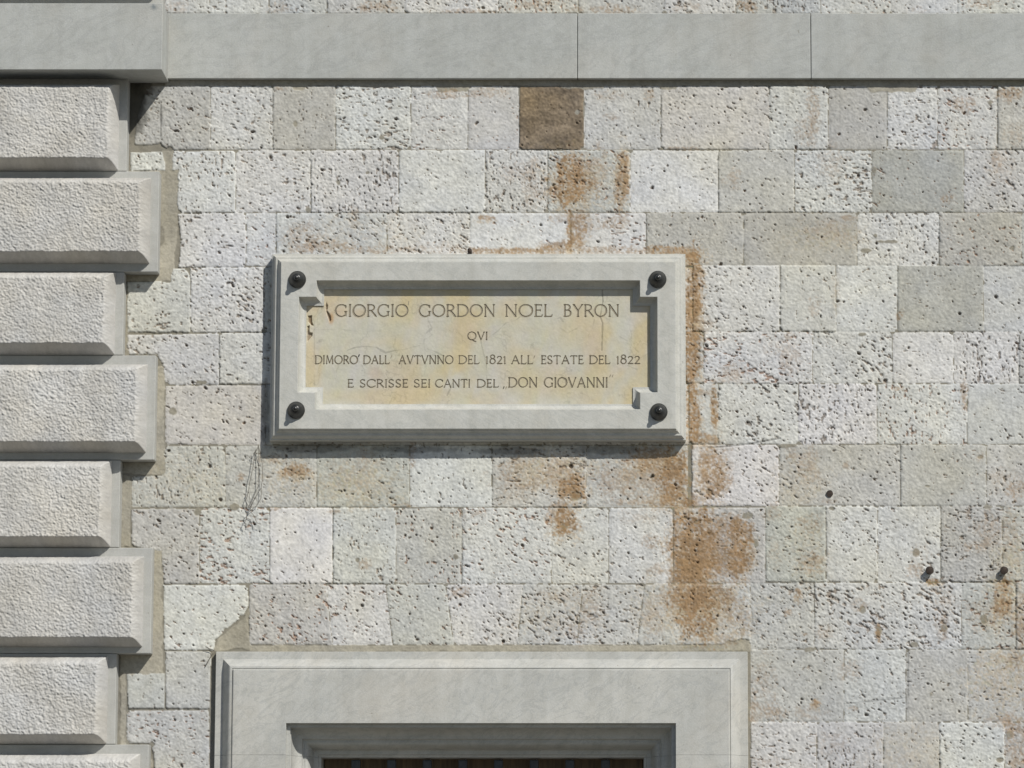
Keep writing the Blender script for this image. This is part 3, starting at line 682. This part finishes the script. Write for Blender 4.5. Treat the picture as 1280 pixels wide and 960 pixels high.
G['M'] = (1.0, [('N', [(.12, 0), (.17, 1)]), ('K', [(.17, 1), (.5, .1)]), ('N', [(.5, .1), (.83, 1)]), ('K', [(.83, 1), (.9, 0)]), ser(.12, .015), ser(.9, .015)])
G['S'] = (.60, [('R', arc(.3, .75, .22, .235, 35, 200, 12) + [(.13, .6), (.3, .5), (.46, .4)] + arc(.3, .25, .23, .235, 20, -150, 12)), ('N', [(.5, .8), (.5, .94)]), ('N', [(.08, .06), (.08, .22)])])
G['1'] = (.30, [('K', [(.15, 0), (.15, .9)]), ('N', [(.04, .78), (.15, .9)]), ser(.15, .015)])
G['2'] = (.58, [('R', arc(.28, .68, .22, .23, 165, -20, 12) + [(.36, .4), (.06, .02)]), ('K', [(.05, .04), (.55, .04)])])
G['8'] = (.64, [('R', arc(.32, .86, .21, .22, 0, 360, 18)), ('R', arc(.32, .32, .27, .30, 0, 360, 20))])
GAP = .12
def stroke_faces(pts, wd, V, F, fx, fy, y):
    n = len(pts)
    for i, p in enumerate(pts):
        a = pts[max(i - 1, 0)]; b = pts[min(i + 1, n - 1)]
        if math.dist(pts[0], pts[-1]) < 1e-6 and i in (0, n - 1): a, b = pts[-2], pts[1]
        dx, dy = b[0] - a[0], b[1] - a[1]; l = math.hypot(dx, dy) or 1
        w_ = wd(dx / l, dy / l) / 2
        nx_, ny_ = -dy / l * w_, dx / l * w_
        for s, dy_ in ((1, 0), (0, .0021), (-1, 0)): V.append((fx(p[0] + s * nx_), y + dy_, fy(p[1] + s * ny_)))
    hg = abs(fy(1) - fy(0)) * .5 * .88
    CARVE.append(([(fx(p[0]), fy(p[1])) for p in pts], [wd((b_[0] - a_[0]) / (math.dist(a_, b_) or 1), (b_[1] - a_[1]) / (math.dist(a_, b_) or 1)) * hg for a_, b_ in zip(pts[:-1], pts[1:])]))
    b0 = len(V) - 3 * n
    for i in range(n - 1):
        for e in (0, 1): F.append((b0 + 3 * i + e, b0 + 3 * i + e + 1, b0 + 3 * i + e + 4, b0 + 3 * i + e + 3))
def write(word, xa, xb, ytop, ybot, V, F):
    (wx0, wzt), (wx1, wzb) = pxy(xa, ytop), pxy(xb, ybot)
    tot = sum(G[c][0] for c in word) + GAP * (len(word) - 1)
    k = (wx1 - wx0) / tot; hgt = wzt - wzb
    pos = 0; kk = 0
    for c in word:
        wd, strokes = G[c]
        for typ, pts in strokes:
            # keep stroke weights true under the x scale
            ax = k / hgt
            pp = [(x * ax, yv) for x, yv in pts]
            fx = lambda q, pos=pos: wx0 + pos * k + q * hgt
            fy = lambda q: wzb + q * hgt
            fn = {'K': lambda dx, dy: TK, 'N': lambda dx, dy: TN, 'S': lambda dx, dy: .05, 'R': lambda dx, dy: TN + (TK + .012 - TN) * abs(dy) ** 1.5}[typ]
            stroke_faces(pp, fn, V, F, fx, fy, -(D3 + .00055 + .00003 * (kk % 9))); kk += 1
        pos += wd + GAP
def tick(px, py, V, F, l=4.0, sl=0.4, wd=.9):
    (a, b) = pxy(px, py); h = l / S; s = sl * h; w_ = wd / S
    n0 = len(V); y = -(D3 + .0008)
    V += [(a - w_ / 2 + s, y, b + h / 2), (a + w_ / 2 + s, y, b + h / 2), (a + w_ / 3 - s * .2, y, b - h / 2), (a - w_ / 3 - s * .2, y, b - h / 2)]
    F.append((n0, n0 + 1, n0 + 2, n0 + 3))
LINES = [([('GIORGIO', 418.8, 509.8), ('GORDON', 523.6, 618.5), ('NOEL', 631, 690), ('BYRON', 704.4, 773.6)], 380.8, 395.8, [(510.5, 379, 5, .1, 1.0)]),
         ([('QVI', 584.3, 609.3)], 415, 425, []),
         ([('DIMORO', 393.5, 447), ('DALL', 454, 486.5), ('AVTVNNO', 498.5, 566.2), ('DEL', 573, 598.8), ('1821', 606.8, 632.6), ('ALL', 639, 666), ('ESTATE', 676.2, 729), ('DEL', 736.4, 762.4), ('1822', 770.4, 799.8)], 444.6, 455, [(448.3, 444.6, 3.2, .3, 1.6), (488.8, 446, 3.6, .3, 1.3), (667.6, 446, 3.6, .3, 1.3)]),
         ([('E', 434.4, 441.6), ('SCRISSE', 449.5, 509.8), ('SEI', 517, 537.8), ('CANTI', 544, 587.6), ('DEL', 596, 623), ], 474.4, 484.2, [(629.2, 484.6, 3.2, .3, 1.2), (632.4, 484.6, 3.2, .3, 1.2), (762.4, 469.8, 3, .3, 1.2), (765.6, 469.8, 3, .3, 1.2)])]
WORDS = []
for li, (words, yt, yb, ticks) in enumerate(LINES):
    ws = [(w_, xa, xb, yt, yb) for w_, xa, xb in words]
    if li == 3: ws += [('DON', 635.2, 671.4, 472, 484.2), ('GIOVANNI', 680, 759.4, 472, 484.2)]
    for w_, xa, xb, y0_, y1_ in ws:
        V, F = [], []
        write(w_, xa, xb, y0_, y1_, V, F)
        for t in ticks:
            if xa - 8 < t[0] < xa or xb - 1 < t[0] < xb + 8: tick(t[0], t[1], V, F, *t[2:])
        WORDS.append((V, F))

# yellow panel: height field with chips and veins
px0, px1, pz0, pz1 = ox0 + .012, ox1 - .012, ozb + .012, ozt - .012
xs = np.arange(px0, px1, 0.42 / S); zs = np.arange(pz0, pz1, 0.42 / S)
X, Z = np.meshgrid(xs, zs)
uu, vv = X * S + 1000, -Z * S + 3000
sw = fbm(uu, vv, 60, 301, 3)
q1 = uu * 0.94 + vv * 0.34 + 30 * sw; q2 = -uu * 0.34 + vv * 0.94 + 20 * sw
big = fbm(q1, q2, 46, 311, 4, 80)
pale, yel, pink = np.array((0.475, 0.455, 0.375)), np.array((0.50, 0.415, 0.255)), np.array((0.475, 0.40, 0.295))
C = pale + (yel - pale) * (sstep(0.40, 0.72, big) * 0.85)[..., None]
C = C + (pink - C) * (0.5 * sstep(0.55, 0.75, fbm(uu, vv, 38, 321, 3)))[..., None]
def pst(px, py, rx, ry, colr, s):
    global C
    cx_, cz_ = pxy(px, py); r = np.hypot((X - cx_) * S / rx, (Z - cz_) * S / ry) + 0.9 * (sw - .5)
    m = (sstep(1.2, 0.3, r) * s)[..., None]; C = C * (1 - m) + np.array(colr) * m
for a in ((640, 385, 26, 24, yel, .55), (755, 445, 24, 40, yel, .45), (720, 415, 40, 30, yel, .45), (800, 420, 16, 40, yel, .5), (700, 480, 60, 20, yel, .55), (500, 495, 90, 12, yel, .5), (388, 450, 8, 40, yel, .7),
          (640, 455, 24, 30, yel, .4), (780, 410, 14, 22, (.49, .48, .43), .7), (765, 445, 10, 26, (.48, .47, .425), .6), (660, 425, 20, 12, (.48, .475, .42), .6), (470, 415, 50, 14, (.455, .45, .39), .5), (445, 470, 40, 20, (.455, .45, .39), .4),
          (470, 466, 12, 10, (.44, .35, .26), .5), (425, 390, 12, 8, (.49, .375, .235), .5), (450, 392, 12, 8, (.49, .375, .235), .5), (414, 398, 4, 9, (.40, .25, .12), .8), (550, 430, 30, 20, (.465, .455, .40), .4)):
    pst(*a)
Hp = 0.0006 * (fbm(uu, vv, 3, 331, 2) - .5) + 0.001 * (fbm(uu, vv, 30, 333, 2) - .5)
def pcrack(pts, wd, dark, dep=0.0):
    global C, Hp
    d = np.full(X.shape, 1e9); pp = [pxy(*p) for p in pts]
    for (ax, az), (bx_, bz) in zip(pp[:-1], pp[1:]):
        ex, ez = bx_ - ax, bz - az
        t = np.clip(((X - ax) * ex + (Z - az) * ez) / (ex * ex + ez * ez), 0, 1)
        d = np.minimum(d, np.hypot(X - ax - t * ex, Z - az - t * ez))
    s = sstep(wd + .5, max(wd - .5, 0), d * S + 2.2 * (fbm(uu, vv, 9, 341, 2) - .5)); C = C * (1 - .85 * dark * s)[..., None]; Hp = Hp - dep * s
pcrack([(753, 362), (753, 377), (750, 396), (753, 404), (752, 438)], .7, .4, .0008)
pcrack([(612, 421), (622, 414), (632, 404), (645, 400), (650, 396)], .6, .28)
pcrack([(601, 426), (604, 440), (608, 456), (608, 475)], .6, .28)
pcrack([(434, 438), (445, 434), (458, 433), (470, 434), (482, 441), (494, 438), (505, 437), (515, 434), (524, 432)], .6, .34)
pcrack([(534, 436), (545, 440), (556, 446)], .6, .28)
pcrack([(695, 399), (700, 397), (704, 402)], .5, .25)
pcrack([(782, 428), (790, 432), (798, 440)], .7, .25); pcrack([(775, 421), (784, 426)], .8, .2); pcrack([(785, 457), (796, 462)], .8, .22)
pcrack([(566, 478), (563, 486), (559, 494)], .6, .3); pcrack([(743, 399), (741, 410), (735, 420)], .5, .2)
pcrack([(393, 412), (430, 412), (448, 414)], .6, .12); pcrack([(392.8, 402), (392.8, 482)], .5, .2)
pcrack([(536, 402), (540, 410), (533, 416)], .9, .22); pcrack([(700, 410), (710, 416), (722, 410)], .8, .15)
# chipped hollows at the left edge
for pts, dk in (([(408, 377), (410, 382), (409, 388), (413, 394), (414, 400), (412, 402), (409, 394), (407, 388), (406.5, 382)], .9), ([(385, 395), (390, 394), (390, 402), (392, 407), (389, 407), (385, 402)], 1.0), ([(384, 408), (387, 407), (387, 415), (391, 416), (390, 420), (384, 427)], .75)):
    pp = [((pxy(*p)[0]) * S, -pxy(*p)[1] * S) for p in pts]
    s = sstep(-0.4, 1.2, poly_sd(X * S, -Z * S, pp) + 1.2 * (fbm(uu, vv, 4, 351, 2) - .5))
    Hp = Hp - 0.0075 * s; m = (s * dk * .85)[..., None]
    C = C * (1 - m) + np.array((0.19, 0.125, 0.065)) * m
vv_ = 1 - np.abs(fbm(uu + 14 * sw, vv + 22 * sw, 26, 371, 5) - .5) * 2
C = C * (1 - 0.16 * sstep(.955, .995, vv_) * sstep(.42, .6, fbm(uu, vv, 40, 373, 2)))[..., None]
fy_ = fbm(q1, q2, 13, 375, 4, 30) - .5
C = C * (1 + 0.16 * (fbm(uu, vv, 7, 361, 3) - .5))[..., None] * np.stack([1 + .03 * fy_, 1 + .02 * fy_, 1 + .26 * fy_], -1) * 1.035
for pts, hws in CARVE:
    xs_ = [p[0] for p in pts]; zs_ = [p[1] for p in pts]
    i0, i1 = np.searchsorted(xs, (min(xs_) - .006, max(xs_) + .006)); j0, j1 = np.searchsorted(zs, (min(zs_) - .006, max(zs_) + .006))
    if i1 <= i0 or j1 <= j0: continue
    gx_, gz_ = X[j0:j1, i0:i1], Z[j0:j1, i0:i1]; d = np.full(gx_.shape, 1e9)
    for (ax, az), (bx_, bz), hw in zip(pts[:-1], pts[1:], hws):
        ex, ez = bx_ - ax, bz - az
        t = np.clip(((gx_ - ax) * ex + (gz_ - az) * ez) / (ex * ex + ez * ez + 1e-12), 0, 1)
        d = np.minimum(d, np.hypot(gx_ - ax - t * ex, gz_ - az - t * ez) / hw)
    Hp[j0:j1, i0:i1] = np.where(d < 1, np.minimum(Hp[j0:j1, i0:i1], -0.0042), Hp[j0:j1, i0:i1])
panel = grid_obj('inscribed_panel', X, -(D3 + Hp), Z, C, M_PANEL, plq, pcen)

for V, F in WORDS: mesh_obj('inscription_word', V, F, M_INK, panel)

# ------------------------------------------------------------------ doorway surround
SD = 0.060
sx0 = P(269, 880, .018)[0]; sx1 = P(934.8, 880, .018)[0]; szt = P(600, 814.6, .018)[2]
fI = 89.3 / S
ov = [(.028 + .034 * t, .020 + .036 * math.sin(t * math.pi / 2) ** 1.1) for t in np.linspace(0, 1, 8)]
cv_ = [(fI + .0150 + .034 * (1 - math.cos(t)), .030 - .052 * math.sin(t)) for t in np.linspace(0, math.pi / 2, 8)]
rl = [(fI + .054 + .028 * t, -.034 - .036 * t + .014 * math.sin(t * math.pi)) for t in np.linspace(0, 1, 8)]
dprof = [(0, -.02), (0, .0165), (.0012, .018), (.027, .018)] + ov + [(.0632, .0540), (.0655, .0540), (.0662, SD - .0015), (.0690, SD)] + \
        [(fI - .001, SD), (fI, SD - .0012), (fI, .041), (fI + .0128, .040), (fI + .0128, .031)] + cv_ + [(fI + .0505, -.030), (fI + .0525, -.0335)] + rl + \
        [(fI + .084, -.088), (fI + .100, -.090), (fI + .101, -.097), (fI + .110, -.100), (fI + .1125, -.26)]
dprof = [(a, b * 1.18) for a, b in dprof]
dw = thing('doorway_surround', 'moulded pale marble frame around the dark barred opening at the bottom', 'door frame', ((sx0 + sx1) / 2, 0, 0))
zj = P(880, 943.6, SD)[2]
def path(z0): return [(sx0, z0, 1, 0), (sx0, szt, 1, -1), (sx1, szt, -1, -1), (sx1, z0, -1, 0)]
V, F = ring_mesh(path(zj), dprof, closed=False)
n = 4; np_ = len(dprof)
F.append(tuple(k * n for k in range(np_))); F.append(tuple(k * n + 3 for k in range(np_)))
def finish(o):
    fix_normals(o)
    if sum(p.normal.y * p.area for p in o.data.polygons) > 0: o.data.flip_normals()
    o.data.polygons.foreach_set('use_smooth', np.ones(len(o.data.polygons), bool)); o.data.set_sharp_from_angle(angle=math.radians(30))
finish(mesh_obj('lintel', V, F, M_SURR, dw))
for sx, sg in ((sx0, 1), (sx1, -1)):
    V, F = ring_mesh([(sx, 0.0, sg, 0), (sx, zj - .0007, sg, 0)], dprof, closed=False)
    F.append(tuple(2 * k for k in range(np_))); F.append(tuple(2 * k + 1 for k in range(np_)))
    finish(mesh_obj('jamb', V, F, M_SURR, dw))

_dx = (sx0 + sx1) / 2
for q in ((896, 842, .006, .012), (889, 832, .004, .006), (718, 826, .004, .004), (772, 832, .005, .003), (400, 826, .004, .005), (430, 829, .004, .004)):
    c_ = P(q[0], q[1], .06); spot(M_SURR, (c_[0] - _dx, c_[1], c_[2]), (q[2], .05, q[3]), (.16, .10, .06), .8)

# barred opening: iron grille in front of brown boards
ix0, ix1, izt = sx0 + fI + .1125, sx1 - fI - .1125, szt - fI - .1125
gr = thing('iron_grille', 'dark vertical iron bars filling the opening under the marble lintel', 'grille', ((ix0 + ix1) / 2, 0.15, 0))
for k in range(9):
    xc = P(445 + 44.55 * k, 955, -.16)[0]
    if xc > ix1 - .02: break
    v, f = box(xc - .016, xc + .016, .144, .176, .12, izt - .004)
    bevel(mesh_obj('bar', v, f, M_BAR, gr), .004, 2)
for zc in (.2, 1.1, izt - .35):
    v, f = box(ix0, ix1, .150, .170, zc - .02, zc + .02); mesh_obj('cross_rail', v, f, M_BAR, gr)
dr = thing('wooden_shutter', 'brown wooden boards standing behind the iron bars', 'shutter', ((ix0 + ix1) / 2, .22, 0))
V, F = [], []
nb = 9; bw = (ix1 - ix0) / nb
for k in range(nb):
    v, f = box(ix0 + k * bw + .002, ix0 + (k + 1) * bw - .002, .215, .25, .005, izt + .10)
    F += [tuple(i + len(V) for i in t) for t in f]; V += v
mesh_obj('board_panel', V, F, M_WOOD, dr)
v, f = box(ix0 - .15, ix1 + .15, .262, .30, 0.0, izt + .3); mesh_obj('backing_board', v, f, M_WOOD, dr)

# ------------------------------------------------------------------ small things on the wall
def tube(path_, radii, n=6):
    V, F = [], []
    for i, p in enumerate(path_):
        p = Vector(p); a = Vector(path_[max(i - 1, 0)]); b = Vector(path_[min(i + 1, len(path_) - 1)])
        t = (b - a).normalized(); s = t.cross(Vector((0, 1, 0.01))).normalized(); u = s.cross(t)
        r = radii[i] if hasattr(radii, '__len__') else radii
        for k in range(n):
            an = 2 * math.pi * k / n; V.append(tuple(p + s * (r * math.cos(an)) + u * (r * math.sin(an))))
    for i in range(len(path_) - 1):
        for k in range(n):
            m = (k + 1) % n; F.append((i * n + k, i * n + m, (i + 1) * n + m, (i + 1) * n + k))
    F.append(tuple(range(n))[::-1]); F.append(tuple(range((len(path_) - 1) * n, len(path_) * n)))
    return V, F
def peg(name, px, py, r, L, label, cat, sx=1.0, seed=0, group=None, bend=(0, 0)):
    rg = np.random.default_rng(seed); c = P(px, py, 0.0)
    prof = [(r * .8, -.012), (r * .85, .002), (r * .8, L * .5), (r * .92, L * .8), (r * .98, L * .93), (r * .75, L), (r * .2, L * 1.03)]
    V, F = lathe(prof, 14)
    V = [(x * sx * (1 + rg.normal(0, .05)) + bend[0] * max(-y, 0), y, z * (1 + rg.normal(0, .05)) + bend[1] * max(-y, 0)) for x, y, z in V]
    o = mesh_obj(name, V, F, M_RUSTY, None, 50); fix_normals(o); o.location = c
    tag(o, label, cat, group); return o
peg('iron_peg', 1161.8, 713.5, .0150, .022, 'short rusty iron peg left of the pair at the lower right of the wall', 'peg', seed=3, group='iron pegs in the wall')
peg('iron_peg', 1254.6, 713.5, .0145, .022, 'short rusty iron peg near the right edge of the picture', 'peg', seed=4, group='iron pegs in the wall')
peg('iron_peg', 1037, 617, .0125, .004, 'small grey iron plug in the grey block right of the plaque', 'peg', seed=5, group='iron pegs in the wall')
peg('iron_hook', 587.6, 316.5, .0105, .050, 'small dark iron stub just above the top edge of the plaque', 'hook', .8, seed=6)

stems = [[(323, 556), (318, 568), (317, 585), (313, 602), (310, 614), (307, 626), (311, 634), (313, 638)],
         [(323, 556), (323, 572), (324, 590), (323.5, 606), (319, 618), (314, 630), (313, 637)],
         [(323, 560), (326, 574), (328, 582), (327.5, 596), (327, 610), (326, 622), (322, 632), (314, 637), (309, 642), (309, 649)],
         [(313, 637), (316, 628), (321, 618), (326, 610)], [(310, 614), (312, 622), (312, 632)], [(309, 646), (306, 653), (307, 658)], [(309, 648), (313, 650), (311, 655)], [(314, 640), (318, 646), (322, 654), (325, 655)], [(317, 568), (315.5, 568), (320, 562)]]
V, F = [], []
rg = np.random.default_rng(12)
for s_ in stems:
    dep = .010 + .006 * rg.random()
    pts = [P(x + rg.normal(0, .5), y, dep + .006 * rg.random()) for x, y in s_]
    fine = []
    for a, b in zip(pts[:-1], pts[1:]):
        for t in (0, .5): fine.append(tuple(np.array(a) * (1 - t) + np.array(b) * t + rg.normal(0, .0006, 3)))
    fine.append(pts[-1])
    v, f = tube(fine, .00105, 5); F += [tuple(i + len(V) for i in t) for t in f]; V += v
o = mesh_obj('dried_creeper', V, F, M_STEM, None, 60); tag(o, 'tangle of thin dry stems hanging below the lower left corner of the plaque', 'dead plant')
V, F = [], []
for s_ in ([(266, 817), (262, 823), (258, 831)], [(268, 813), (262, 811), (257, 808)]):
    v, f = tube([P(x, y, .012) for x, y in s_], .0016, 5); F += [tuple(i + len(V) for i in t) for t in f]; V += v
o = mesh_obj('dry_twig', V, F, M_STEM, None, 60); tag(o, 'tiny dry twig at the top left corner of the marble door frame', 'twig')
